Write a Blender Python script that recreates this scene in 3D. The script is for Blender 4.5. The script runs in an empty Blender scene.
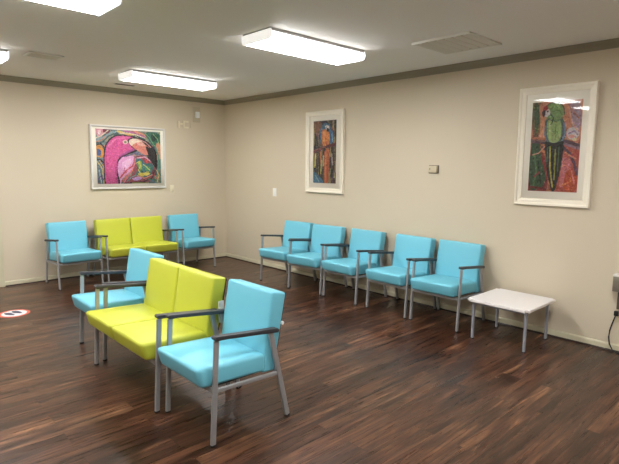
import bpy, bmesh, math, random
from mathutils import Vector, Matrix
random.seed(7)
C = bpy.context.scene.collection
R = math.radians

# ------------------------------------------------------------------ helpers
def lin(c):
    return tuple(((v/255)/12.92 if v/255 <= .04045 else (((v/255)+.055)/1.055)**2.4) for v in c) + (1,)

def mat(name, rgb, rough=.5, metal=0, spec=.5, bump=0, bscale=60, var=0, vscale=3, coat=0):
    m = bpy.data.materials.new(name); m.use_nodes = True
    nt = m.node_tree; b = nt.nodes['Principled BSDF']
    b.inputs['Base Color'].default_value = lin(rgb)
    b.inputs['Roughness'].default_value = rough
    b.inputs['Metallic'].default_value = metal
    b.inputs['Specular IOR Level'].default_value = spec
    b.inputs['Coat Weight'].default_value = coat
    tc = nt.nodes.new('ShaderNodeTexCoord')
    if bump:
        n = nt.nodes.new('ShaderNodeTexNoise'); n.inputs['Scale'].default_value = bscale
        n.inputs['Detail'].default_value = 3
        bp = nt.nodes.new('ShaderNodeBump'); bp.inputs['Strength'].default_value = bump
        bp.inputs['Distance'].default_value = .01
        nt.links.new(tc.outputs['Object'], n.inputs['Vector'])
        nt.links.new(n.outputs['Fac'], bp.inputs['Height'])
        nt.links.new(bp.outputs['Normal'], b.inputs['Normal'])
    if var:
        n = nt.nodes.new('ShaderNodeTexNoise'); n.inputs['Scale'].default_value = vscale
        n.inputs['Detail'].default_value = 4
        r = nt.nodes.new('ShaderNodeValToRGB')
        r.color_ramp.elements[0].position = .3; r.color_ramp.elements[1].position = .7
        r.color_ramp.elements[0].color = lin([max(0, v*(1-var)) for v in rgb])
        r.color_ramp.elements[1].color = lin([min(255, v*(1+var)) for v in rgb])
        nt.links.new(tc.outputs['Object'], n.inputs['Vector'])
        nt.links.new(n.outputs['Fac'], r.inputs['Fac'])
        nt.links.new(r.outputs['Color'], b.inputs['Base Color'])
    return m

def box(bm, x0, x1, y0, y1, z0, z1, bevel=0, seg=2):
    r = bmesh.ops.create_cube(bm, size=1)
    vs = r['verts']
    for v in vs:
        v.co = Vector(((x0+x1)/2 + v.co.x*(x1-x0), (y0+y1)/2 + v.co.y*(y1-y0), (z0+z1)/2 + v.co.z*(z1-z0)))
    if bevel:
        es = list({e for v in vs for e in v.link_edges})
        bmesh.ops.bevel(bm, geom=es, offset=bevel, segments=seg, affect='EDGES', profile=.5)

def bar(bm, p, q, w, d, side=(1, 0, 0), bevel=.004):
    """rounded rectangular tube from p to q; w along side, d across"""
    p = Vector(p); q = Vector(q); ax = (q-p); L = ax.length; ax.normalize()
    s = Vector(side); s = (s - ax*s.dot(ax)).normalized(); t = ax.cross(s)
    tb = bmesh.new()
    box(tb, -w/2, w/2, -d/2, d/2, 0, L, 0)
    es = [e for e in tb.edges if abs(e.verts[0].co.z-e.verts[1].co.z) > L*.5]
    bmesh.ops.bevel(tb, geom=es, offset=bevel, segments=3, affect='EDGES', profile=.5)
    M = Matrix(((s.x, t.x, ax.x, p.x), (s.y, t.y, ax.y, p.y), (s.z, t.z, ax.z, p.z), (0, 0, 0, 1)))
    tb.transform(M)
    me = bpy.data.meshes.new('tmp'); tb.to_mesh(me); tb.free()
    bm.from_mesh(me); bpy.data.meshes.remove(me)

def cyl(bm, c, r, h, axis='z', seg=20, r2=None):
    M = Matrix.Translation(Vector(c))
    if axis == 'x': M = M @ Matrix.Rotation(R(90), 4, 'Y')
    if axis == 'y': M = M @ Matrix.Rotation(R(90), 4, 'X')
    bmesh.ops.create_cone(bm, cap_ends=True, segments=seg, radius1=r, radius2=r if r2 is None else r2, depth=h, matrix=M)

def prism(bm, pts, x0, x1, nx=1, bevel=0, seg=3, axis='x', faces_sub=0):
    """extrude a (a,z) outline along x (a=y) or along y (a=x)"""
    def P(u, a, z): return Vector((u, a, z)) if axis == 'x' else Vector((a, u, z))
    A = [bm.verts.new(P(x0, a, z)) for a, z in pts]
    B = [bm.verts.new(P(x1, a, z)) for a, z in pts]
    n = len(pts); fs = [bm.faces.new(A), bm.faces.new(B[::-1])]
    for i in range(n):
        fs.append(bm.faces.new((A[i], B[i], B[(i+1) % n], A[(i+1) % n])))
    bmesh.ops.recalc_face_normals(bm, faces=fs)
    if bevel:
        es = list({e for f in fs for e in f.edges})
        bmesh.ops.bevel(bm, geom=es, offset=bevel, segments=seg, affect='EDGES', profile=.5)

def tube(bm, pts, r, seg=8):
    P = [Vector(p) for p in pts]; rings = []
    for i, p in enumerate(P):
        t = (P[min(i+1, len(P)-1)] - P[max(i-1, 0)]).normalized()
        s = t.cross(Vector((0, 0, 1)))
        if s.length < .05: s = t.cross(Vector((1, 0, 0)))
        s.normalize(); u = s.cross(t)
        rings.append([bm.verts.new(p + (s*math.cos(a)+u*math.sin(a))*r) for a in [2*math.pi*k/seg for k in range(seg)]])
    for a, b in zip(rings, rings[1:]):
        for k in range(seg):
            bm.faces.new((a[k], a[(k+1) % seg], b[(k+1) % seg], b[k]))
    bm.faces.new(rings[0]); bm.faces.new(rings[-1][::-1])
    bmesh.ops.recalc_face_normals(bm, faces=bm.faces[:])

def obj(name, bm, m, parent=None, smooth=True, label=None):
    me = bpy.data.meshes.new(name); bm.to_mesh(me); bm.free()
    if m is not None:
        me.materials.append(m)
    if smooth:
        for p in me.polygons: p.use_smooth = True
        try: me.set_sharp_from_angle(angle=R(38))
        except Exception: pass
    o = bpy.data.objects.new(name, me); C.objects.link(o)
    if parent: o.parent = parent
    if label: o['label'] = label
    return o

def tag(o, label, cat, group=None):
    o['label'] = label; o['category'] = cat
    if group: o['group'] = group
    return o

def thing(name, label, cat, loc=(0, 0, 0), rz=0, group=None):
    o = bpy.data.objects.new(name, None); C.objects.link(o)
    o.empty_display_size = .1
    o.location = loc; o.rotation_euler = (0, 0, rz)
    return tag(o, label, cat, group)

def struct(name, bm, m, parent=None, smooth=False):
    o = obj(name, bm, m, parent, smooth)
    if not parent: o['kind'] = 'structure'
    return o

def dup(root, loc, rz, label):
    r = root.copy(); C.objects.link(r); r.location = loc; r.rotation_euler = (0, 0, rz); r['label'] = label
    for ch in list(root.children):
        c = ch.copy(); C.objects.link(c); c.parent = r
        for g in list(ch.children):
            d = g.copy(); C.objects.link(d); d.parent = c
    return r

# ------------------------------------------------------------------ materials
H = 2.74
M_wall = mat('wall_paint', (208, 196, 172), .62, bump=.12, bscale=140, spec=.35)
M_ceil = mat('ceiling_texture', (244, 241, 235), .9, bump=.35, bscale=110, spec=.2)
M_crown = mat('crown_paint', (146, 138, 117), .55)
M_base = mat('baseboard_paint', (205, 198, 170), .4)
M_shoe = mat('shaded_shoe_moulding', (52, 38, 30), .4)  # dark strip under the baseboard, shadow along the floor put into its colour
M_door = mat('door_paint', (196, 188, 162), .4)
M_blue = mat('turquoise_vinyl', (112, 192, 212), .42, bump=.05, bscale=260, spec=.45)
M_lime = mat('lime_vinyl', (190, 196, 62), .42, bump=.05, bscale=260, spec=.45)
M_leg = mat('grey_metal', (164, 165, 166), .34, metal=.35)
M_arm = mat('charcoal_armrest', (56, 56, 60), .48, bump=.04, bscale=200)
M_black = mat('black_plastic', (20, 20, 20), .5)
M_white = mat('white_plastic', (240, 240, 236), .4)
M_ttop = mat('table_laminate', (232, 228, 226), .35)
M_tleg = mat('table_leg_metal', (165, 170, 180), .38, metal=.3)
M_housing = mat('fixture_enamel', (165, 165, 162), .4)
M_vent = mat('vent_enamel', (222, 218, 207), .5)
M_ventlit = mat('vent_enamel_lit', (240, 238, 230), .5)  # lighter copy of the vent enamel, lit look put into the colour
M_dark = mat('vent_dark', (60, 55, 48), .8)
M_cream = mat('frame_cream', (240, 232, 212), .45)
M_mat = mat('mat_board', (250, 245, 230), .8)
M_pale = mat('frame_pale', (214, 211, 205), .35)
M_plate = mat('aged_plate_paint', (193, 181, 156), .55)
M_bracket = mat('bracket_cream', (226, 216, 188), .5)
M_beige = mat('beige_plastic', (206, 194, 164), .45)
M_steel = mat('brushed_steel_box', (150, 143, 130), .35, metal=.6, var=.06, vscale=8)
M_conduit = mat('conduit_brown', (92, 80, 66), .5)

def emis(name, rgb, s):
    m = bpy.data.materials.new(name); m.use_nodes = True
    nt = m.node_tree; b = nt.nodes['Principled BSDF']
    b.inputs['Base Color'].default_value = lin((240, 240, 240))
    b.inputs['Emission Color'].default_value = lin(rgb)
    b.inputs['Emission Strength'].default_value = s
    b.inputs['Roughness'].default_value = .3
    return m
M_lens = emis('acrylic_lens_lit', (251, 250, 250), 10.5)
M_lside = emis('acrylic_lens_edge', (251, 250, 250), 1.9)
M_cap = emis('acrylic_end_cap', (251, 250, 246), .22)

def glass():
    m = bpy.data.materials.new('picture_glass'); m.use_nodes = True
    nt = m.node_tree; nt.nodes.remove(nt.nodes['Principled BSDF'])
    out = nt.nodes['Material Output']
    t = nt.nodes.new('ShaderNodeBsdfTransparent'); g = nt.nodes.new('ShaderNodeBsdfGlossy')
    g.inputs['Roughness'].default_value = .0
    f = nt.nodes.new('ShaderNodeFresnel'); f.inputs['IOR'].default_value = 1.46
    mx = nt.nodes.new('ShaderNodeMixShader')
    nt.links.new(f.outputs[0], mx.inputs[0]); nt.links.new(t.outputs[0], mx.inputs[1])
    nt.links.new(g.outputs[0], mx.inputs[2]); nt.links.new(mx.outputs[0], out.inputs[0])
    return m
M_glass = glass()

def floor_mat():
    m = bpy.data.materials.new('dark_wood_planks'); m.use_nodes = True
    nt = m.node_tree; N = nt.nodes; L = nt.links; b = N['Principled BSDF']
    tc = N.new('ShaderNodeTexCoord')
    def brick(off_sq, sc=1.0):
        br = N.new('ShaderNodeTexBrick')
        br.offset = .37; br.offset_frequency = 2; br.squash = 1
        br.inputs['Scale'].default_value = 1
        br.inputs['Brick Width'].default_value = 1.22
        br.inputs['Row Height'].default_value = .152
        br.inputs['Mortar Size'].default_value = .0012
        br.inputs['Mortar Smooth'].default_value = .1
        br.inputs['Bias'].default_value = 0
        br.inputs['Color1'].default_value = (0, 0, 0, 1); br.inputs['Color2'].default_value = (1, 1, 1, 1)
        br.inputs['Mortar'].default_value = (.5, .5, .5, 1)
        L.new(tc.outputs['Object'], br.inputs['Vector'])
        return br
    br = brick(0)
    # per-plank offset of the grain
    add = N.new('ShaderNodeVectorMath'); add.operation = 'MULTIPLY_ADD'
    comb = N.new('ShaderNodeCombineXYZ')
    L.new(br.outputs['Color'], comb.inputs['Z'])
    mul = N.new('ShaderNodeVectorMath'); mul.operation = 'MULTIPLY'; mul.inputs[1].default_value = (0, 0, 40)
    L.new(comb.outputs[0], mul.inputs[0])
    ad = N.new('ShaderNodeVectorMath'); ad.operation = 'ADD'
    L.new(tc.outputs['Object'], ad.inputs[0]); L.new(mul.outputs[0], ad.inputs[1])
    def noise(scale, detail, dist=0, rough=.6):
        mp = N.new('ShaderNodeMapping'); mp.inputs['Scale'].default_value = scale
        L.new(ad.outputs[0], mp.inputs['Vector'])
        n = N.new('ShaderNodeTexNoise'); n.inputs['Scale'].default_value = 1
        n.inputs['Detail'].default_value = detail; n.inputs['Distortion'].default_value = dist
        n.inputs['Roughness'].default_value = rough
        L.new(mp.outputs[0], n.inputs['Vector']); return n
    broad = noise((.9, 15, 1), 5, 1.2, .62)
    grain = noise((2.6, 62, 1), 5, .8, .7)
    blot = noise((2.2, 5, 1), 3, 1.2)
    ramp = N.new('ShaderNodeValToRGB'); e = ramp.color_ramp.elements
    e[0].position = .30; e[0].color = lin((36, 22, 15))
    e[1].position = .80; e[1].color = lin((190, 146, 106))
    for p, c in ((.42, (56, 35, 25)), (.52, (78, 52, 38)), (.64, (112, 80, 58))):
        q = ramp.color_ramp.elements.new(p); q.color = lin(c)
    # factor = .5*broad + .3*grain + .2*plank
    def ma(op, a, b_):
        n = N.new('ShaderNodeMath'); n.operation = op
        for i, v in enumerate((a, b_)):
            if isinstance(v, (int, float)): n.inputs[i].default_value = v
            else: L.new(v, n.inputs[i])
        return n.outputs[0]
    sep = N.new('ShaderNodeSeparateColor'); L.new(br.outputs['Color'], sep.inputs[0])
    f = ma('ADD', ma('MULTIPLY', broad.outputs['Fac'], .84), ma('MULTIPLY', grain.outputs['Fac'], .46))
    f = ma('ADD', f, ma('MULTIPLY', ma('SUBTRACT', sep.outputs[0], .5), .12))
    f = ma('ADD', f, ma('MULTIPLY', ma('SUBTRACT', blot.outputs['Fac'], .5), .30))
    f = ma('SUBTRACT', f, .185)
    L.new(f, ramp.inputs['Fac'])
    # reddish / greyish shift by plank
    hue = N.new('ShaderNodeMix'); hue.data_type = 'RGBA'; hue.blend_type = 'MULTIPLY'
    hr = N.new('ShaderNodeValToRGB'); hr.color_ramp.elements[0].color = (1.0, .84, .76, 1); hr.color_ramp.elements[1].color = (1.0, .97, .92, 1)
    L.new(noise((.9, 4.5, 1), 2).outputs['Fac'], hr.inputs['Fac'])
    hr.color_ramp.elements[0].position = .35; hr.color_ramp.elements[1].position = .65
    hue.inputs[0].default_value = 1
    L.new(ramp.outputs['Color'], hue.inputs[6]); L.new(hr.outputs['Color'], hue.inputs[7])
    dk = N.new('ShaderNodeMix'); dk.data_type = 'RGBA'
    L.new(br.outputs['Fac'], dk.inputs[0]); L.new(hue.outputs[2], dk.inputs[6]); dk.inputs[7].default_value = lin((30, 20, 15))
    L.new(dk.outputs[2], b.inputs['Base Color'])
    rr = N.new('ShaderNodeMapRange'); rr.inputs['To Min'].default_value = .20; rr.inputs['To Max'].default_value = .38
    L.new(grain.outputs['Fac'], rr.inputs['Value']); L.new(rr.outputs[0], b.inputs['Roughness'])
    b.inputs['Specular IOR Level'].default_value = .5
    bp = N.new('ShaderNodeBump'); bp.inputs['Strength'].default_value = .12; bp.inputs['Distance'].default_value = .004
    L.new(grain.outputs['Fac'], bp.inputs['Height']); L.new(bp.outputs['Normal'], b.inputs['Normal'])
    return m
M_floor = floor_mat()

# ------------------------------------------------------------------ room shell (corner of the two walls at the origin)
XL, YB = -9.2, -10.6
bm = bmesh.new(); box(bm, XL-.15, .15, YB-.15, .15, -.1, 0); struct('floor', bm, M_floor)
bm = bmesh.new(); box(bm, XL-.15, .15, YB-.15, .15, H, H+.1); struct('ceiling', bm, M_ceil)
bm = bmesh.new(); box(bm, 0, .15, YB-.15, .15, 0, H); struct('wall_right', bm, M_wall)
bm = bmesh.new(); box(bm, XL-.15, XL, YB-.15, .15, 0, H); struct('wall_left', bm, M_wall)
bm = bmesh.new(); box(bm, XL, 0, YB-.15, YB, 0, H); struct('wall_behind', bm, M_wall)
DX0, DX1, DH = -4.50, -3.575, 2.05     # doorway in the back wall, its casing just enters the frame
bm = bmesh.new()
box(bm, DX1, 0, 0, .15, 0, H); box(bm, XL, DX0, 0, .15, 0, H); box(bm, DX0, DX1, 0, .15, DH, H)
struct('wall_back', bm, M_wall)
bm = bmesh.new()
for x0, x1 in ((DX1, DX1+.085), (DX0-.085, DX0)): box(bm, x0, x1, -.018, 0, 0, DH+.085, .004)
box(bm, DX0, DX1, -.018, 0, DH, DH+.085, .004)
struct('trim_1', bm, M_base)
bm = bmesh.new(); box(bm, DX0+.004, DX1-.004, .03, .07, .006, DH-.004, .003)
d = struct('door_1', bm, M_door)
bm = bmesh.new()
for z0, z1 in ((.2, .95), (1.1, 1.9)):
    for x0, x1 in ((DX0+.12, DX0+.42), (DX1-.42, DX1-.12)): box(bm, x0, x1, .022, .032, z0, z1, .006)
obj('door_panel', bm, M_door, d)
bm = bmesh.new(); cyl(bm, (DX0+.07, .005, .95), .012, .05, 'y'); cyl(bm, (DX0+.07, -.03, .95), .028, .035, 'y')
obj('door_knob', bm, M_steel, d)

# crown moulding: profile swept along each wall
cp = [(0, H-.072), (.010, H-.072), (.014, H-.060), (.022, H-.050), (.026, H-.038), (.040, H-.020), (.050, H-.012), (.054, H-.001), (0, H-.001)]
def sweep_x(name, prof, x0, x1, y, sgn, m):
    bm = bmesh.new(); prism(bm, [(y+sgn*a, z) for a, z in prof], x0, x1); return struct(name, bm, m)
def sweep_y(name, prof, y0, y1, x, sgn, m):
    bm = bmesh.new(); prism(bm, [(x+sgn*a, z) for a, z in prof], y0, y1, axis='y'); return struct(name, bm, m)
sweep_x('trim_2', cp, XL, 0, 0, -1, M_crown)
sweep_y('trim_3', cp, YB, 0, 0, -1, M_crown)
sweep_y('trim_4', cp, YB, 0, XL, 1, M_crown)
sweep_x('trim_5', cp, XL, 0, YB, 1, M_crown)
bp_ = [(0, 0), (.012, 0), (.012, .056), (.008, .066), (.0, .070)]
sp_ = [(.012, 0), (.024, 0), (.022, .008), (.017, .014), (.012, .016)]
sweep_x('baseboard_back', bp_, DX1+.085, 0, 0, -1, M_base)
sweep_y('baseboard_right', bp_, YB, 0, 0, -1, M_base)
sweep_y('baseboard_left', bp_, YB, 0, XL, 1, M_base)
sweep_x('baseboard_behind', bp_, XL, 0, YB, 1, M_base)
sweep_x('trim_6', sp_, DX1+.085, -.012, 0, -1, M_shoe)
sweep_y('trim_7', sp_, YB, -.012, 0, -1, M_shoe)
# vinyl corner strip where the two walls meet
bm = bmesh.new(); box(bm, -.012, 0, -.012, 0, .07, H-.072, .004); struct('trim_8', bm, M_wall)

# ------------------------------------------------------------------ chairs
# side profile: d = metres behind the front feet; local y = d - .29 ; the sitter faces -y
def Y(d): return d-.29
def cushion(bm, prof, x0, x1, bev, crown_dir=None, crown=.008):
    prism(bm, prof, x0, x1, bevel=bev, seg=4)
    xm, hw = (x0+x1)/2, (x1-x0)/2
    for k in range(1, 8):
        x = x0+(x1-x0)*k/8
        bmesh.ops.bisect_plane(bm, geom=bm.verts[:]+bm.edges[:]+bm.faces[:], plane_co=(x, 0, 0), plane_no=(1, 0, 0))
    ys = [p[0] for p in prof]; zs = [p[1] for p in prof]
    if crown_dir == 'z':
        y0, y1 = min(ys), max(ys); cutsy = [y0+(y1-y0)*k/7 for k in range(1, 7)]
        for c in cutsy: bmesh.ops.bisect_plane(bm, geom=bm.verts[:]+bm.edges[:]+bm.faces[:], plane_co=(0, c, 0), plane_no=(0, 1, 0))
        for v in bm.verts:
            if x0-1e-6 <= v.co.x <= x1+1e-6:
                a = 1-((v.co.x-xm)/hw)**2; b = 1-((v.co.y-(y0+y1)/2)/((y1-y0)/2))**2
                if v.co.z > sum(zs)/len(zs): v.co.z += crown*max(a, 0)*max(b, 0)**.6
    if crown_dir == 'y':
        z0, z1 = min(zs), max(zs)
        for k in range(1, 7): bmesh.ops.bisect_plane(bm, geom=bm.verts[:]+bm.edges[:]+bm.faces[:], plane_co=(0, 0, z0+(z1-z0)*k/7), plane_no=(0, 0, 1))
        for v in bm.verts:
            a = 1-((v.co.x-xm)/hw)**2; b = 1-((v.co.z-(z0+z1)/2)/((z1-z0)/2))**2
            mid = prof_mid(prof, v.co.z)
            if v.co.y < mid: v.co.y -= crown*max(a, 0)*max(b, 0)**.6
def prof_mid(prof, z):
    (yb, zb) = prof[0]; (yt, zt) = prof[-1]
    t = (z-zb)/(zt-zb); return yb+(yt-yb)*t+.045

SEAT = [(Y(-.056), .354), (Y(-.088), .479), (Y(.405), .456), (Y(.415), .333)]
BACK = [(Y(.378), .330), (Y(.478), .322), (Y(.576), .822), (Y(.466), .840)]
BACKP = [(Y(.480), .335), (Y(.488), .335), (Y(.584), .814), (Y(.576), .814)]

def make_chair(name, label, group, vinyl, seats, hw):
    """hw = half distance between the leg centres"""
    t = thing(name, label, 'armchair' if seats == 1 else 'love seat', group=group)
    cw = (2*hw-.045)/seats
    for i in range(seats):
        x0 = -seats*cw/2+i*cw; g = .004 if seats > 1 else 0
        bm = bmesh.new(); cushion(bm, SEAT, x0+g, x0+cw-g, .028, 'z', .010)
        obj('seat', bm, vinyl, t)
        bm = bmesh.new(); cushion(bm, BACK, x0+g, x0+cw-g, .018, 'y', .008)
        obj('backrest', bm, vinyl, t)
    bm = bmesh.new(); prism(bm, BACKP, -seats*cw/2+.012, seats*cw/2-.012, bevel=.003, seg=1)
    obj('back_panel', bm, M_black, t)
    for s in (-1, 1):
        x = s*hw
        bm = bmesh.new(); bar(bm, (x, Y(0), .008), (x, Y(.032), .630), .021, .033, bevel=.007)
        l = obj('leg', bm, M_leg, t)
        bm = bmesh.new(); box(bm, x-.011, x+.011, Y(0)-.017, Y(0)+.017, 0, .014, .003); obj('foot_glide', bm, M_black, l)
        bm = bmesh.new(); bar(bm, (x, Y(.565), .008), (x, Y(.425), .600), .023, .036, bevel=.007)
        l = obj('leg', bm, M_leg, t)
        bm = bmesh.new(); box(bm, x-.011, x+.011, Y(.565)-.018, Y(.565)+.018, 0, .014, .003); obj('foot_glide', bm, M_black, l)
        # arm pad: slim, a little thicker towards the rounded nose
        A = [(Y(.012), .642), (Y(.010), .655), (Y(.018), .663), (Y(.10), .654), (Y(.470), .616), (Y(.483), .604), (Y(.475), .588), (Y(.10), .631), (Y(.022), .636)]
        bm = bmesh.new(); prism(bm, A, x-.022, x+.022, bevel=.003, seg=2)
        a = obj('armrest', bm, M_arm, t)
        bm = bmesh.new(); bar(bm, (x, Y(.02), .335), (x, Y(.50), .314), .018, .026, bevel=.005)
        obj('side_rail', bm, M_leg, t)
    bm = bmesh.new(); bar(bm, (-hw, Y(.014), .330), (hw, Y(.014), .330), .028, .018, (0, 0, 1), .005); obj('front_rail', bm, M_leg, t)
    bm = bmesh.new(); bar(bm, (-hw, Y(.488), .322), (hw, Y(.488), .322), .028, .018, (0, 0, 1), .005); obj('rear_rail', bm, M_leg, t)
    # seat pan bolts seen from below
    bm = bmesh.new()
    for x in (-.12, .12):
        for dd in (.12, .34): cyl(bm, (x*seats, Y(dd), .335), .012, .05)
    box(bm, -hw+.03, hw-.03, Y(.05), Y(.38), .345, .353)
    obj('seat_pan', bm, M_black, t)
    return t

GB = 'turquoise waiting room armchairs'; GL = 'lime green love seats'
chair0 = make_chair('waiting_room_armchair', '', GB, M_blue, 1, .275)
love0 = make_chair('love_seat', '', GL, M_lime, 2, .533)
def place(proto, fx, fy, rz, label, first=[]):
    """(fx, fy) = midpoint between the front feet"""
    a = R(rz); bx, by = -math.sin(a), math.cos(a)
    loc = (fx+.29*bx, fy+.29*by, 0)
    if proto in first: return dup(proto, loc, a, label)
    first.append(proto); proto.location = loc; proto.rotation_euler = (0, 0, a); proto['label'] = label
    return proto
# under the flamingo picture, facing -y
place(chair0, -2.738, -.680, 0, 'turquoise armchair against the wall at the far left, left of the wall-side lime love seat')
place(love0, -1.845, -.672, 0, 'lime green love seat against the wall under the flamingo picture')
place(chair0, -.940, -.668, 0, 'turquoise armchair under the alarm strobe, between the wall-side love seat and the corner')
# along the right-hand wall, facing -x
place(chair0, -.659, -2.190, -90+6.3, 'turquoise armchair at the corner end of the right wall row, furthest from the table')
place(chair0, -.660, -2.797, -90+6.8, 'turquoise armchair in the right wall row under the orange parrot picture, second from the corner')
place(chair0, -.630, -3.400, -90-1, 'turquoise armchair in the middle of the five along the right wall')
place(chair0, -.618, -4.106, -90-1.5, 'turquoise armchair in the right wall row, fourth from the corner, below the thermostat')
place(chair0, -.612, -4.723, -90+1, 'turquoise armchair in the right wall row beside the white side table')
# middle of the room, facing -x
place(chair0, -3.487, -3.149, -90, 'turquoise armchair mid-room, half hidden behind the far end of the free-standing love seat')
lv = place(love0, -3.572, -4.005, -90, 'lime green love seat standing in the middle of the floor between two turquoise armchairs')
ch = place(chair0, -3.520, -4.862, -90, 'turquoise armchair nearest the camera, on the near side of the lime love seat')
bm = bmesh.new(); box(bm, .505, .512, Y(.50), Y(.545), .50, .66, .002); obj('care_tag', bm, M_white, lv, label='white tag at the edge of the back')
bm = bmesh.new(); cyl(bm, (.225, Y(.545), .625), .011, .06, 'x', 16); obj('white_knob', bm, M_white, ch, label='small white knob behind the backrest')

# ------------------------------------------------------------------ side table
t = thing('side_table', 'low white side table with grey metal legs at the end of the chair row', 'side table', (-.405, -5.44, 0))
bm = bmesh.new(); box(bm, -.315, .315, -.295, .295, .375, .40)
es = [e for e in bm.edges if abs(e.verts[0].co.z-e.verts[1].co.z) > .01]
bmesh.ops.bevel(bm, geom=es, offset=.028, segments=6, affect='EDGES')
es = [e for e in bm.edges if abs(e.verts[0].co.z-e.verts[1].co.z) < .001 and len(e.link_faces) == 2 and e.calc_face_angle(0) > .5]
bmesh.ops.bevel(bm, geom=es, offset=.005, segments=2, affect='EDGES')
obj('tabletop', bm, M_ttop, t)
for x, y in ((-.245, .25), (-.245, -.25), (.265, -.235), (.255, .255)):
    bm = bmesh.new(); bar(bm, (x, y, .008), (x, y, .375), .032, .022, bevel=.008)
    l = obj('leg', bm, M_tleg, t)
    bm = bmesh.new(); cyl(bm, (x, y, .006), .012, .012); obj('foot_glide', bm, M_black, l)
bm = bmesh.new()
for yy in (-.235, .25): box(bm, -.245, .255, yy-.009, yy+.009, .345, .375, .003)
for xx in (-.245, .26): box(bm, xx-.009, xx+.009, -.235, .25, .345, .375, .003)
obj('apron_frame', bm, M_tleg, t)

# ------------------------------------------------------------------ ceiling lights
def fixture(cx, cy, label, group, proto=[]):
    if proto: return dup(proto[0], (cx, cy, H), 0, label)
    t = thing('ceiling_light', label, 'ceiling light', (cx, cy, H), 0, group); proto.append(t)
    bm = bmesh.new(); box(bm, -.578, .578, -.192, .192, -.026, -.001, .003); obj('housing', bm, M_housing, t)
    for nm, s0 in (('lens_edge', -1), ('lens_edge', 1)):
        prof = [(s0*.184, -.030), (s0*.192, -.045), (s0*.192, -.070), (s0*.186, -.076), (s0*.150, -.076), (s0*.150, -.030)]
        bm = bmesh.new(); prism(bm, prof, -.570, .570); obj(nm, bm, M_lside, t, smooth=False)
    prof = [(-.190, -.074), (-.176, -.086), (.176, -.086), (.190, -.074)]
    bm = bmesh.new(); prism(bm, prof, -.570, .570); obj('lens', bm, M_lens, t, smooth=False)
    prof2 = [(-.192, -.012), (-.202, -.046), (-.197, -.074), (-.180, -.091), (.180, -.091), (.197, -.074), (.202, -.046), (.192, -.012)]
    for s in (-1, 1):
        bm = bmesh.new(); prism(bm, prof2, s*.570, s*.581); obj('end_cap', bm, M_cap, t, smooth=False)
    return t
GLt = 'ceiling light fixtures'
for cx, cy, lb in (
    (-1.775, -4.02, 'wraparound fluorescent light on the ceiling at top centre, end plate facing left'),
    (-1.80, -1.46, 'wraparound fluorescent light on the ceiling nearest the corner, above the flamingo wall'),
    (-4.145, -4.00, 'large lit fluorescent light at the top left edge of the picture'),
    (-4.24, -1.52, 'lit fluorescent light end cut off by the left picture edge'),
    (-2.03, -6.60, 'fluorescent ceiling light whose corner shows at the top right'),
    (-6.18, -3.85, 'fluorescent ceiling light seen only as the lower streak in the green parrot glass'),
    (-6.60, -1.50, 'added fill light, unseen fluorescent fixture at the left, over the far side'),  # from here on: unseen fixtures added to brighten the room
    (-4.40, -6.60, 'added fill light, unseen fluorescent fixture above the camera'),
    (-4.40, -9.10, 'added fill light, unseen fluorescent fixture behind the camera'),
):
    fixture(cx, cy, lb, GLt)

# ------------------------------------------------------------------ ceiling vents
t = thing('ceiling_vent', 'square white ceiling diffuser near the right wall with curved blades', 'ceiling vent', (-.835, -4.985, H))
bm = bmesh.new()
w = .285
for a in ((-w, -w+.035, -w, w), (w-.035, w, -w, w), (-w, w, -w, -w+.035), (-w, w, w-.035, w)): box(bm, a[0], a[1], a[2], a[3], -.012, -.001, .003)
obj('frame', bm, M_vent, t)
bm = bmesh.new(); box(bm, -.25, .25, -.25, .25, -.004, -.001); obj('backing', bm, M_plate, t)
for k in range(6):
    x = -.215+.086*k
    bm = bmesh.new(); prism(bm, [(x-.034, -.004), (x-.030, -.008), (x+.012, -.020), (x+.016, -.018), (x-.01, -.004)], -.25, .25); obj('blade', bm, M_vent, t)
bm = bmesh.new(); box(bm, -w-.003, -w+.006, -w, w, -.020, -.001, .002); obj('lit_edge', bm, M_ventlit, t, label='lit edge of the frame, painted brighter')  # one side of the frame, light on it painted as a brighter strip

t = thing('ceiling_register', 'small white ceiling register with louvers between two lights at the left', 'ceiling vent', (-3.335, -1.68, H), R(0))
bm = bmesh.new()
for a in ((-.165, -.140, -.125, .125), (.140, .165, -.125, .125), (-.165, .165, -.125, -.10), (-.165, .165, .10, .125)): box(bm, *a, -.014, -.001, .003)
obj('frame', bm, M_ventlit, t)
for k in range(8):
    y = -.09+.0257*k
    bm = bmesh.new(); prism(bm, [(y-.012, -.003), (y-.009, -.003), (y+.012, -.011), (y+.009, -.011)], -.14, .14); obj('louver', bm, M_vent, t)
bm = bmesh.new(); box(bm, -.14, .14, -.10, .10, -.002, -.0005); obj('backing', bm, M_dark, t)

t = thing('ceiling_slot_vent', 'narrow dark slot vent in the ceiling behind the corner light', 'ceiling vent', (-1.965, -.47, H))
bm = bmesh.new(); box(bm, -.15, .15, -.045, .045, -.006, -.001, .002); obj('frame', bm, M_vent, t)
bm = bmesh.new(); box(bm, -.13, .13, -.030, .030, -.009, -.006); obj('slot', bm, M_dark, t)

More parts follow.
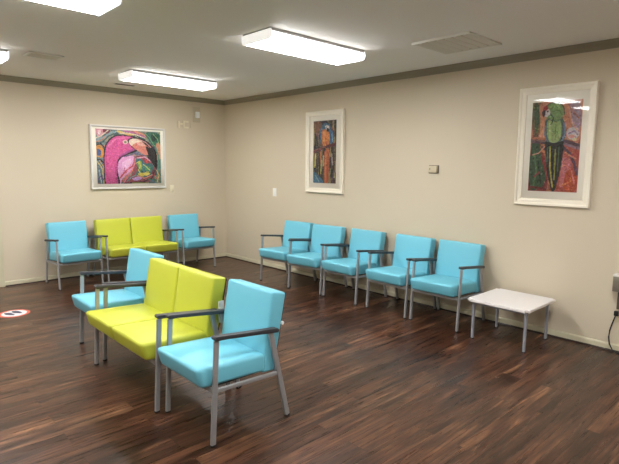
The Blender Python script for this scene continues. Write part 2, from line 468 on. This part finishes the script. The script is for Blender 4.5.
# ------------------------------------------------------------------ pictures: painted surfaces
def inpoly(x, y, P):
    c = False; j = len(P)-1
    for i in range(len(P)):
        xi, yi = P[i]; xj, yj = P[j]
        if (yi > y) != (yj > y) and x < (xj-xi)*(y-yi)/(yj-yi)+xi: c = not c
        j = i
    return c
def smooth_closed(P, n=6):
    out = []; m = len(P)
    for i in range(m):
        p0, p1, p2, p3 = P[i-1], P[i], P[(i+1) % m], P[(i+2) % m]
        for k in range(n):
            t = k/n
            out.append(tuple(.5*((2*p1[a])+(-p0[a]+p2[a])*t+(2*p0[a]-5*p1[a]+4*p2[a]-p3[a])*t*t+(-p0[a]+3*p1[a]-3*p2[a]+p3[a])*t**3) for a in (0, 1)))
    return out
def segdist(x, y, a, b):
    dx, dy = b[0]-a[0], b[1]-a[1]; L = dx*dx+dy*dy
    t = 0 if L == 0 else max(0, min(1, ((x-a[0])*dx+(y-a[1])*dy)/L))
    return math.hypot(x-a[0]-t*dx, y-a[1]-t*dy)
def paint(nu, nv, w, h, layers, bg, noise=14, seed=1, dab=26):
    """canvas in (0..w, 0..h), y down. layers: ('p', pts, rgb) filled, ('s', pts, width, rgb) stroke, ('c', x, y, rx, ry, rgb)"""
    rnd = random.Random(seed)
    g = [[bg((i+.5)/nu, (j+.5)/nv) for i in range(nu)] for j in range(nv)]
    for ly in layers:
        if ly[0] == 'p':
            P = smooth_closed(ly[1]); c = ly[2]
            x0, x1 = min(p[0] for p in P), max(p[0] for p in P); y0, y1 = min(p[1] for p in P), max(p[1] for p in P)
            test = lambda x, y: inpoly(x, y, P)
        elif ly[0] == 's':
            P = ly[1]; c = ly[3]; r = ly[2]/2
            x0, x1 = min(p[0] for p in P)-r, max(p[0] for p in P)+r; y0, y1 = min(p[1] for p in P)-r, max(p[1] for p in P)+r
            test = lambda x, y: any(segdist(x, y, a, b) < r for a, b in zip(P, P[1:]))
        else:
            _, cx, cy, rx, ry, c = ly
            x0, x1, y0, y1 = cx-rx, cx+rx, cy-ry, cy+ry
            test = lambda x, y: ((x-cx)/rx)**2+((y-cy)/ry)**2 < 1
        for j in range(max(0, int(y0/h*nv)-1), min(nv, int(y1/h*nv)+2)):
            for i in range(max(0, int(x0/w*nu)-1), min(nu, int(x1/w*nu)+2)):
                if test((i+.5)/nu*w, (j+.5)/nv*h): g[j][i] = c
    # brushwork: short dabs that vary the colour under them
    for _ in range(int(nu*nv/9)):
        x, y = rnd.uniform(0, nu-1), rnd.uniform(0, nv-1)
        k = rnd.uniform(-dab, dab); d = [k+rnd.uniform(-dab, dab)*.5 for _k in range(3)]
        a = rnd.uniform(0, 3.14); L = rnd.uniform(1.5, 5); seen = set()
        for s_ in range(int(L*2)+1): seen.add((int(x+math.cos(a)*s_*.5), int(y+math.sin(a)*s_*.5)))
        for xx, yy in seen:
            if 0 <= xx < nu and 0 <= yy < nv: g[yy][xx] = tuple(max(6, min(250, v+q)) for v, q in zip(g[yy][xx], d))
    out = []
    for j in range(nv):
        for i in range(nu):
            k = rnd.uniform(-noise, noise); c = g[j][i]; m_ = sum(c)/3
            out.append(tuple(max(0, min(255, (v*.88+m_*.12)*.94+14+k)) for v in c))  # greyed and lifted: haze of the glass put into the print colours
    return out
def art_material():
    m = bpy.data.materials.new('painted_print'); m.use_nodes = True
    nt = m.node_tree; b = nt.nodes['Principled BSDF']; b.inputs['Roughness'].default_value = .6
    v = nt.nodes.new('ShaderNodeVertexColor'); v.layer_name = 'paint'
    nt.links.new(v.outputs[0], b.inputs['Base Color']); return m
M_art = art_material()
def art_mesh(name, parent, W, Hh, cx, cz, y, nu, nv, cols):
    """grid facing -y, centred at (cx, cz)"""
    vs = [(cx-W/2+W*i/nu, y, cz+Hh/2-Hh*j/nv) for j in range(nv+1) for i in range(nu+1)]
    fs = [(j*(nu+1)+i, (j+1)*(nu+1)+i, (j+1)*(nu+1)+i+1, j*(nu+1)+i+1) for j in range(nv) for i in range(nu)]
    me = bpy.data.meshes.new(name); me.from_pydata(vs, [], fs)
    ca = me.color_attributes.new('paint', 'FLOAT_COLOR', 'CORNER')
    buf = []
    for c in cols:
        l = lin(c); buf += list(l)*4
    ca.data.foreach_set('color', buf)
    me.materials.append(M_art); me.update()
    o = bpy.data.objects.new(name, me); C.objects.link(o); o.parent = parent
    return o
def swirl(cs, fu, fv, ph=0, warp=1.0):
    def f(u, v):
        t = math.sin(fu*u*6.28+ph+warp*math.sin(fv*v*6.28+2*u))+math.sin(fv*v*5+warp*2*math.sin(fu*u*5+ph))
        return cs[int((t+2)/4*.999*len(cs))]
    return f
def frame_ring(name, parent, W, Hh, fw, dep, m, steps, label=None):
    """rectangular moulding, outer W x H, centred at z=0; steps = [(inset, y)] cross-section from the wall out and inwards"""
    bm = bmesh.new(); rings = []
    for ins, y in steps:
        a, b = W/2-ins, Hh/2-ins
        rings.append([bm.verts.new((x, y, z)) for x, z in ((-a, -b), (a, -b), (a, b), (-a, b))])
    for p, q in zip(rings, rings[1:]+rings[:1]):
        for k in range(4):
            bm.faces.new((p[k], p[(k+1) % 4], q[(k+1) % 4], q[k]))
    bmesh.ops.recalc_face_normals(bm, faces=bm.faces[:])
    return obj(name, bm, m, parent, smooth=False, label=label)
def picture(name, label, loc, rz, tilt, W, Hh, fw, dep, fm, mat_m, art, steps, glass_y=-.016, matted=True):
    t = thing(name, label, 'framed picture', loc, rz, 'framed bird pictures'); t.rotation_euler = (tilt, 0, rz)
    frame_ring('frame', t, W, Hh, fw, dep, fm, steps)
    bm = bmesh.new(); box(bm, -W/2+fw*.5, W/2-fw*.5, -.008, -.002, -Hh/2+fw*.5, Hh/2-fw*.5); obj('mat_board', bm, mat_m, t)
    aw, ah, acx, acz, nu, nv, cols = art
    art_mesh('print', t, aw, ah, acx, acz, -.0095, nu, nv, cols)
    bm = bmesh.new(); box(bm, -W/2+fw*.7, W/2-fw*.7, glass_y-.002, glass_y, -Hh/2+fw*.7, Hh/2-fw*.7)
    # single reflecting sheet: keep only its front face
    for f in [f for f in bm.faces if f.normal.y > -.9]: bm.faces.remove(f)
    obj('glass_pane', bm, M_glass, t, smooth=False)
    return t

# --- flamingo-like bird, canvas 352 x 292
def sh(P, ox, oy): return [(x-ox, y-oy) for x, y in P]
O = (85, 82)
pk, pk2, dk = (222, 78, 148), (196, 58, 130), (28, 26, 34)
F = lambda pts, c: ('p', sh(pts, *O), c)
S = lambda pts, w_, c: ('s', sh(pts, *O), w_, c)
fl = [
    F([(85, 85), (125, 80), (130, 105), (105, 125), (88, 110)], (225, 150, 160)), F([(95, 92), (112, 90), (110, 108), (100, 112)], (240, 205, 205)),
    F([(125, 82), (160, 84), (150, 105), (125, 100)], (120, 40, 60)),
    S([(85, 140), (130, 125), (170, 95), (230, 90)], 12, (130, 160, 165)), S([(85, 160), (120, 150), (150, 118), (200, 96)], 7, (60, 90, 90)),
    S([(200, 90), (260, 105), (320, 95)], 10, (232, 190, 90)), S([(230, 85), (290, 95), (350, 115)], 8, (190, 90, 150)), S([(290, 84), (340, 100), (375, 118)], 9, (230, 140, 110)),
    F([(350, 90), (430, 92), (435, 150), (400, 165), (370, 130)], (40, 105, 80)), F([(385, 100), (415, 105), (410, 130), (390, 135)], (30, 60, 50)),
    F([(412, 150), (436, 155), (437, 250), (425, 300), (415, 220)], (215, 150, 110)), S([(405, 160), (425, 220), (420, 300), (405, 370)], 10, (90, 150, 130)), S([(432, 240), (430, 370)], 9, (70, 130, 120)),
    F([(85, 168), (112, 172), (124, 205), (112, 235), (86, 230)], (232, 150, 50)), F([(88, 190), (108, 195), (106, 222), (90, 222)], (70, 100, 160)),
    F([(86, 240), (112, 245), (125, 300), (125, 372), (90, 372)], (92, 118, 130)), S([(88, 255), (110, 290), (118, 370)], 6, (220, 200, 120)), S([(95, 300), (105, 370)], 5, (180, 200, 210)),
    S([(86, 245), (105, 245), (120, 260)], 6, dk), S([(86, 168), (110, 160), (122, 175)], 6, dk),
    # arch interior
    F([(195, 250), (240, 225), (285, 225), (282, 280), (245, 320), (215, 350), (205, 375), (192, 375)], (225, 160, 205)),
    F([(215, 265), (250, 238), (272, 240), (262, 275), (230, 300)], (238, 190, 222)),
    S([(205, 340), (240, 300), (275, 275), (290, 235)], 8, (205, 60, 70)), S([(215, 360), (255, 320), (285, 290)], 6, (225, 110, 60)), S([(230, 285), (222, 320)], 4, (190, 50, 100)),
    # jewel coloured pool at lower right
    F([(285, 230), (330, 218), (375, 240), (405, 290), (390, 345), (340, 370), (240, 372), (225, 362), (270, 320)], (150, 60, 70)),
    F([(292, 240), (320, 232), (345, 260), (385, 262), (395, 300), (372, 330), (330, 338), (290, 330), (300, 290)], (42, 110, 110)),
    F([(305, 258), (322, 250), (326, 285), (312, 305)], (140, 175, 60)), F([(340, 285), (375, 280), (360, 305)], (70, 150, 90)), F([(300, 320), (345, 315), (330, 335)], (222, 200, 70)),
    F([(335, 318), (360, 305), (372, 318), (350, 332)], (230, 215, 90)), F([(270, 345), (310, 335), (322, 348), (285, 358)], (195, 150, 215)), F([(345, 238), (365, 245), (355, 262)], (215, 60, 60)),
    S([(290, 235), (280, 280), (255, 320), (225, 365)], 7, (225, 110, 130)), S([(300, 232), (345, 225), (385, 255), (408, 292)], 6, (235, 170, 190)),
    S([(225, 372), (330, 366), (380, 345), (400, 300)], 6, dk), S([(390, 300), (380, 330), (400, 330)], 8, (120, 40, 60)), S([(360, 350), (430, 362)], 8, (60, 120, 90)), S([(270, 372), (350, 372)], 8, (150, 160, 60)),
    S([(292, 262), (312, 250), (318, 275), (305, 300), (318, 318)], 4, (222, 208, 90)), S([(335, 268), (352, 280), (372, 300)], 4, (214, 222, 120)), S([(300, 285), (330, 310), (372, 312)], 3, dk),
    S([(298, 330), (340, 345), (385, 325)], 5, (226, 140, 120)), S([(240, 362), (262, 340), (292, 326)], 5, (90, 150, 140)), S([(228, 330), (245, 300), (262, 268)], 4, (236, 120, 140)),
    S([(212, 100), (250, 96), (300, 104), (348, 120)], 4, (240, 226, 190)), S([(352, 96), (372, 112), (388, 140), (402, 160)], 5, (110, 170, 120)), S([(395, 96), (420, 120), (430, 150)], 4, (150, 190, 120)),
    S([(86, 130), (110, 120), (135, 100), (150, 86)], 5, (226, 210, 180)), S([(88, 150), (112, 142), (136, 118)], 4, (222, 130, 90)), S([(100, 250), (118, 280), (122, 340)], 4, (236, 190, 90)), S([(90, 350), (104, 330), (116, 352)], 4, (90, 60, 140)),
    S([(412, 300), (424, 330), (412, 368)], 6, (226, 200, 110)), S([(400, 330), (412, 350)], 6, (220, 110, 90)), S([(380, 352), (396, 370)], 6, (60, 120, 150)),
    # neck and head
    F([(126, 380), (120, 300), (122, 210), (140, 150), (185, 112), (250, 108), (300, 118), (330, 160), (300, 195), (255, 212), (215, 232), (196, 262), (192, 310), (200, 380)], dk),
    F([(132, 380), (125, 300), (128, 212), (146, 155), (188, 118), (250, 114), (290, 124), (305, 160), (285, 188), (240, 208), (205, 230), (188, 262), (184, 310), (190, 380)], pk),
    S([(188, 262), (180, 310), (186, 375)], 10, pk2), S([(205, 225), (250, 200), (295, 180)], 10, (172, 70, 140)), S([(150, 170), (185, 132), (235, 124)], 9, (236, 112, 170)),
    F([(300, 200), (280, 212), (330, 205), (372, 215), (345, 195)], (110, 110, 150)), S([(230, 225), (290, 208), (350, 218)], 6, (90, 80, 120)),
    # beak
    F([(250, 135), (285, 118), (345, 128), (392, 165), (415, 215), (412, 295), (385, 260), (340, 205), (280, 180), (262, 160)], dk),
    F([(258, 138), (290, 124), (330, 138), (300, 150), (270, 165)], (238, 215, 190)), F([(275, 165), (310, 145), (355, 160), (385, 195), (350, 215), (300, 188)], (226, 130, 110)),
    F([(300, 148), (330, 142), (350, 160), (320, 165)], (235, 170, 150)), S([(310, 128), (350, 142), (380, 170)], 5, (225, 150, 140)),
    F([(352, 165), (385, 190), (405, 250), (408, 285), (385, 240), (368, 220)], (18, 18, 24)),
    ('c', 238-85, 146-82, 14, 12, (235, 200, 190)), ('c', 238-85, 146-82, 7, 6, (120, 140, 90)),
]
bgf = swirl([(92, 112, 112), (60, 92, 96), (150, 150, 120), (104, 130, 130), (180, 130, 110), (70, 80, 90)], 2.2, 2.6, .7, 1.3)
flc = paint(132, 108, 352, 292, fl, bgf, 10, 3)
steps1 = [(0, 0), (0, -.030), (.004, -.034), (.022, -.034), (.028, -.026), (.028, -.004)]
picture('framed_picture', 'wide framed picture of a pink flamingo head on the left wall', (-1.735, -.004, 1.730), 0, 0, 1.165, .935, .028, .034, M_pale, M_mat,
        (1.000, .800, .008, .010, 132, 108, flc), steps1, -.020)

# --- blue and orange parrot, canvas 105 x 288 (x-85, y-97)
O = (85, 97)
og, bl = (222, 128, 52), (62, 110, 150)
mc = []
rnd = random.Random(11)
for k in range(70):
    x = rnd.uniform(85, 190); y = rnd.uniform(97, 385); l = rnd.uniform(15, 55)
    c = rnd.choice([(110, 84, 52), (44, 36, 36), (150, 132, 80), (86, 70, 60), (60, 70, 60), (130, 70, 50), (36, 32, 36), (180, 170, 120)])
    mc.append(S([(x, y), (x+rnd.uniform(-5, 5), y+l)], rnd.uniform(3, 7), c))
mc += [
    F([(88, 105), (115, 100), (122, 130), (112, 160), (92, 150)], (132, 84, 56)), S([(105, 150), (112, 210)], 7, (120, 96, 80)),
    S([(95, 250), (92, 310)], 7, (216, 206, 90)), S([(118, 240), (122, 300)], 6, (205, 120, 60)), S([(125, 280), (120, 340)], 6, (190, 180, 90)), S([(170, 250), (175, 300)], 6, (160, 150, 150)),
    F([(86, 335), (105, 345), (135, 383), (86, 384)], (60, 116, 150)), S([(95, 350), (112, 378)], 4, (130, 180, 195)), S([(165, 320), (160, 383)], 6, (120, 140, 90)), S([(180, 330), (175, 383)], 6, (70, 60, 80)),
    F([(118, 130), (130, 145), (128, 190), (122, 205), (116, 180)], bl), F([(160, 140), (176, 150), (178, 190), (166, 205), (158, 190)], bl), S([(170, 160), (174, 195)], 4, (120, 175, 205)),
    F([(123, 120), (140, 108), (158, 114), (166, 135), (155, 152), (130, 150)], (60, 104, 130)),
    F([(130, 138), (150, 142), (160, 165), (158, 205), (150, 225), (134, 222), (124, 190), (124, 155)], og), F([(132, 150), (142, 150), (144, 185), (130, 190)], (238, 160, 80)),
    S([(140, 170), (148, 215)], 5, (200, 90, 50)), F([(140, 122), (156, 122), (158, 138), (146, 142)], (222, 222, 214)), F([(146, 132), (156, 134), (154, 148), (146, 144)], (30, 28, 30)), ('c', 145-85, 128-97, 2.5, 2.5, (30, 30, 30)),
    S([(88, 236), (130, 222), (190, 205)], 13, (96, 40, 44)), S([(88, 232), (140, 217)], 4, (146, 80, 70)), S([(130, 224), (138, 230)], 6, (60, 50, 60)),
    F([(138, 238), (160, 232), (160, 300), (156, 383), (138, 383), (136, 300)], (206, 96, 46)), S([(144, 245), (142, 380)], 4, (232, 138, 70)), S([(155, 250), (153, 375)], 3, (150, 60, 40)),
]
bgm = swirl([(52, 44, 42), (76, 60, 48), (40, 40, 44), (98, 82, 60)], 3.5, 1.2, .3, .8)
mcc = paint(64, 150, 105, 288, mc, bgm, 10, 5, 40)
steps2 = [(0, 0), (0, -.030), (.006, -.038), (.022, -.036), (.030, -.028), (.052, -.024), (.066, -.018), (.068, -.004)]
picture('framed_picture', 'narrow cream framed picture of an orange and blue parrot above the chair row', (-.004, -2.492, 1.828), R(-90), R(.3), .738, 1.135, .064, .034, M_cream, M_mat,
        (.448, .862, -.002, 0.002, 64, 150, mcc), steps2)

# --- green parrot, canvas 160 x 300
O = (0, 0)
gp = [
    F([(0, 0), (30, 0), (34, 60), (22, 118), (8, 110), (0, 60)], (120, 92, 62)), F([(6, 5), (20, 10), (24, 70), (16, 110), (8, 60)], (70, 92, 56)),
    F([(30, 0), (110, 0), (160, 0), (160, 120), (120, 130), (40, 130), (28, 60)], (206, 134, 98)), F([(120, 20), (150, 10), (158, 80), (140, 110)], (168, 140, 150)), F([(36, 60), (48, 90), (44, 125), (30, 118)], (224, 150, 104)),
    F([(0, 120), (60, 130), (60, 200), (0, 190)], (196, 112, 76)),
    F([(0, 170), (50, 180), (62, 300), (0, 300)], (150, 54, 46)), F([(90, 150), (160, 160), (160, 300), (86, 300)], (186, 84, 70)), F([(108, 190), (135, 200), (128, 270), (104, 280)], (206, 112, 112)), F([(125, 230), (158, 240), (155, 295), (120, 290)], (196, 78, 42)),
    F([(4, 140), (30, 130), (40, 190), (60, 260), (40, 290), (4, 285)], (58, 86, 56)), S([(12, 160), (26, 230), (18, 280)], 6, (84, 120, 72)), S([(30, 200), (42, 270)], 5, (40, 60, 44)), S([(20, 250), (36, 235)], 6, (150, 60, 56)),
    S([(0, 286), (60, 292)], 8, (120, 44, 40)),
    S([(0, 128), (60, 136), (118, 134), (160, 150)], 13, (92, 66, 78)), S([(4, 124), (50, 132)], 4, (140, 104, 96)), S([(100, 145), (130, 172), (148, 210), (156, 240)], 9, (92, 66, 84)), S([(40, 150), (70, 176)], 7, (90, 60, 70)), S([(110, 140), (158, 158)], 8, (140, 110, 126)),
    F([(118, 96), (132, 88), (152, 92), (154, 116), (138, 128), (120, 120)], (200, 192, 190)), S([(122, 108), (140, 100), (150, 112)], 5, (150, 130, 150)), ('c', 132, 118, 10, 6, (222, 150, 130)), ('c', 142, 128, 7, 5, (210, 200, 140)),
    S([(56, 140), (30, 170), (10, 176)], 4, (222, 150, 120)), S([(110, 200), (140, 230), (150, 270)], 5, (222, 120, 110)), S([(116, 170), (150, 190)], 5, (216, 130, 100)), S([(60, 262), (50, 290)], 6, (110, 40, 44)), S([(112, 280), (140, 262)], 5, (226, 120, 60)), S([(120, 28), (128, 70), (150, 100)], 4, (222, 160, 130)), S([(110, 8), (150, 60)], 4, (180, 110, 90)),
    # tail
    F([(52, 130), (104, 128), (108, 190), (98, 262), (88, 300), (80, 298), (62, 240), (54, 185)], (44, 44, 42)),
    S([(66, 150), (70, 220), (82, 285)], 5, (190, 176, 66)), S([(84, 160), (86, 260)], 5, (150, 150, 60)), S([(96, 150), (96, 230)], 4, (70, 100, 70)), S([(76, 175), (78, 235)], 4, (30, 30, 36)), S([(60, 150), (58, 200)], 4, (70, 110, 80)),
    # body
    F([(44, 66), (58, 54), (92, 52), (108, 72), (114, 108), (104, 132), (60, 134), (46, 110)], (84, 104, 96)),
    F([(52, 66), (70, 56), (92, 62), (100, 100), (92, 132), (66, 134), (54, 108)], (152, 176, 108)), S([(60, 80), (64, 122)], 5, (176, 200, 112)), S([(80, 76), (82, 126)], 4, (112, 152, 78)), S([(92, 80), (94, 120)], 4, (170, 190, 110)),
    S([(48, 72), (46, 108), (56, 130)], 5, (96, 120, 146)), S([(106, 74), (112, 106), (104, 128)], 6, (104, 130, 156)),
    # head
    F([(40, 30), (52, 10), (76, 4), (98, 18), (104, 44), (92, 60), (60, 62), (46, 50)], (126, 156, 94)), S([(44, 16), (60, 4), (86, 4), (102, 22), (106, 46)], 2.5, (60, 70, 50)), S([(66, 34), (88, 30), (98, 46)], 3, (92, 124, 70)), S([(56, 58), (80, 66), (100, 58)], 4, (84, 116, 80)), S([(56, 16), (80, 12), (96, 28)], 5, (140, 180, 96)),
    F([(40, 26), (54, 24), (60, 40), (48, 50), (40, 42)], (214, 206, 200)), F([(36, 18), (48, 14), (52, 24), (40, 30)], (176, 52, 48)), F([(34, 30), (42, 28), (44, 42), (38, 50), (33, 40)], (60, 50, 52)), ('c', 51, 32, 3, 3, (30, 30, 30)), S([(60, 40), (72, 56), (66, 72)], 3, (60, 80, 60)),
]
bgg = swirl([(196, 116, 84), (176, 92, 70), (206, 130, 96)], 2, 2.4, .2, 1)
gpc = paint(84, 156, 160, 300, gp, bgg, 10, 9, 36)
picture('framed_picture', 'largest framed picture, a green parrot print with light reflections, above the white table', (-.006, -5.578, 1.838), R(-90), R(.9), .700, 1.130, .064, .034, M_cream, M_mat,
        (.452, .846, .002, -.002, 84, 156, gpc), steps2)

# ------------------------------------------------------------------ small wall fittings
t = thing('thermostat', 'small beige thermostat box on the right wall between the two parrot pictures', 'thermostat', (0, -4.262, 1.61), R(-90))
bm = bmesh.new(); box(bm, -.066, .066, -.008, 0, -.046, .046, .002); obj('back_plate', bm, M_conduit, t)
bm = bmesh.new(); box(bm, -.056, .056, -.038, -.008, -.038, .040, .005); obj('cover', bm, M_beige, t)
bm = bmesh.new(); cyl(bm, (-.03, -.040, .004), .006, .006, 'y'); obj('dial', bm, M_black, t)
def switch(name, label, loc, rz, m, w, h):
    t = thing(name, label, 'wall switch', loc, rz, None)
    bm = bmesh.new(); box(bm, -w/2, w/2, -.007, 0, -h/2, h/2, .003); obj('plate', bm, m, t)
    bm = bmesh.new(); box(bm, -.016, .016, -.012, -.006, -.033, .033, .003); obj('toggle', bm, m, t)
switch('wall_switch', 'white switch plate on the right wall near the room corner', (0, -1.380, 1.222), R(-90), M_white, .085, .128)
switch('wall_switch', 'small beige switch plate beside the flamingo picture', (-1.036, 0, 1.253), 0, M_bracket, .072, .105)
t = thing('wall_mounted_strobe', 'white alarm strobe on a painted square plate near the room corner', 'alarm', (-.563, 0, 2.46))
bm = bmesh.new(); box(bm, -.068, .068, -.012, 0, -.122, .128, .003); obj('back_plate', bm, M_plate, t)
bm = bmesh.new(); box(bm, -.030, .044, -.045, -.012, -.050, .050, .010, 3); obj('strobe_body', bm, M_white, t)
bm = bmesh.new(); cyl(bm, (.008, -.050, 0), .018, .014, 'y', 20, .012); obj('strobe_lens', bm, M_white, t)
t = thing('wall_bracket', 'painted bracket hardware on the wall left of the alarm strobe', 'bracket', (-.80, 0, 2.29))
bm = bmesh.new(); box(bm, -.11, -.075, -.02, 0, -.06, .05, .003); box(bm, -.075, -.02, -.012, 0, -.01, .02, .003); obj('left_bracket', bm, M_bracket, t)
bm = bmesh.new(); box(bm, -.02, .01, -.02, 0, -.06, .06, .003); box(bm, .01, .085, -.012, 0, .03, .06, .003); box(bm, .01, .085, -.012, 0, -.06, -.035, .003); obj('right_bracket', bm, M_bracket, t)
bm = bmesh.new(); box(bm, .118, .132, -.012, 0, -.05, .06, .003); obj('end_clip', bm, M_wall, t)

# grey metal box and conduit at the right edge of the frame
t = thing('wall_box', 'grey metal box with a pipe below it, on the right wall at the picture edge', 'electrical box', (0, -6.308, .645), R(-90))
bm = bmesh.new(); box(bm, -.118, .14, -.10, 0, -.080, .070, .006); obj('box_body', bm, M_steel, t)
bm = bmesh.new(); box(bm, -.120, .142, -.104, 0, .055, .074, .004); obj('box_lid', bm, M_pale, t)
bm = bmesh.new(); box(bm, -.086, -.046, -.045, 0, -.245, -.080, .004); obj('conduit', bm, M_conduit, t)
t = thing('wall_outlet', 'outlet plate low on the right wall behind the black plug', 'outlet', (0, -6.245, .335), R(-90))
bm = bmesh.new(); box(bm, -.042, .042, -.007, 0, -.062, .045, .003); obj('plate', bm, M_beige, t)
bm = bmesh.new(); box(bm, -.017, .017, -.011, -.006, -.05, -.012, .003); box(bm, -.017, .017, -.011, -.006, .0, .036, .003); obj('socket', bm, M_beige, t)
t = thing('power_cord', 'black power cord with plug hanging from the outlet to the floor', 'power cord', (0, -6.225, .355), R(-90))
bm = bmesh.new(); box(bm, -.020, .016, -.045, -.011, -.020, .024, .006); obj('plug', bm, M_black, t)
bm = bmesh.new()
tube(bm, [(-.006, -.03, -.015), (-.014, -.036, -.05), (-.026, -.04, -.10), (-.038, -.045, -.16), (-.042, -.045, -.22), (-.030, -.05, -.28), (-.004, -.055, -.325), (.04, -.06, -.348), (.12, -.07, -.350), (.25, -.07, -.350)], .0055)
obj('cord', bm, M_black, t)

# ------------------------------------------------------------------ round floor sticker
M_red = mat('sticker_red', (214, 92, 72), .35); M_swhite = mat('sticker_white', (225, 222, 225), .35); M_navy = mat('sticker_navy', (52, 52, 84), .35)
t = thing('floor_sticker', 'round white floor sticker with red rim and dark footprints at the left picture edge', 'floor sticker', (-3.71, -1.44, 0), R(20))
def disc(name, r, z, m, r0=0):
    bm = bmesh.new(); cyl(bm, (0, 0, z), r, .0008, 'z', 48); return obj(name, bm, m, t, smooth=False)
disc('rim', .155, .0008, M_red); disc('face', .122, .0016, M_swhite)
for s in (-1, 1):
    bm = bmesh.new()
    tb = []
    for k in range(20):
        a = 2*math.pi*k/20; r = .085 if math.sin(a) > 0 else .07
        tb.append((s*.042+math.cos(a)*.032*(1.15 if math.sin(a) > 0 else .85), math.sin(a)*r+.008))
    vs = [bm.verts.new((x, y, .0024)) for x, y in tb]; f = bm.faces.new(vs)
    e = bmesh.ops.extrude_face_region(bm, geom=[f]); bmesh.ops.translate(bm, vec=(0, 0, .0004), verts=[v for v in e['geom'] if isinstance(v, bmesh.types.BMVert)])
    obj('footprint', bm, M_navy, t, smooth=False)

# ------------------------------------------------------------------ world, camera, colour management
w = bpy.data.worlds.new('World'); bpy.context.scene.world = w; w.use_nodes = True
w.node_tree.nodes['Background'].inputs[0].default_value = (.02, .02, .02, 1)
f = Vector((.67864398, .72301586, -.12919136)); r = Vector((.73004728, -.68331103, .01081711)); u = Vector((.08045694, .10165677, .99156068))
cam = bpy.data.cameras.new('camera'); co = bpy.data.objects.new('camera', cam); C.objects.link(co)
Mx = Matrix(((r.x, u.x, -f.x, -4.98163), (r.y, u.y, -f.y, -7.49450), (r.z, u.z, -f.z, 1.62134), (0, 0, 0, 1)))
co.matrix_world = Mx
cam.sensor_width = 36; cam.lens = 498.934/619*36; cam.clip_start = .05
bpy.context.scene.camera = co
vs = bpy.context.scene.view_settings
vs.view_transform = 'Standard'; vs.look = 'None'; vs.gamma = 1; vs.exposure = 1.62; vs.use_curve_mapping = False
cy = bpy.context.scene.cycles
cy.use_denoising = True; cy.max_bounces = 8; cy.diffuse_bounces = 6; cy.sample_clamp_indirect = 6
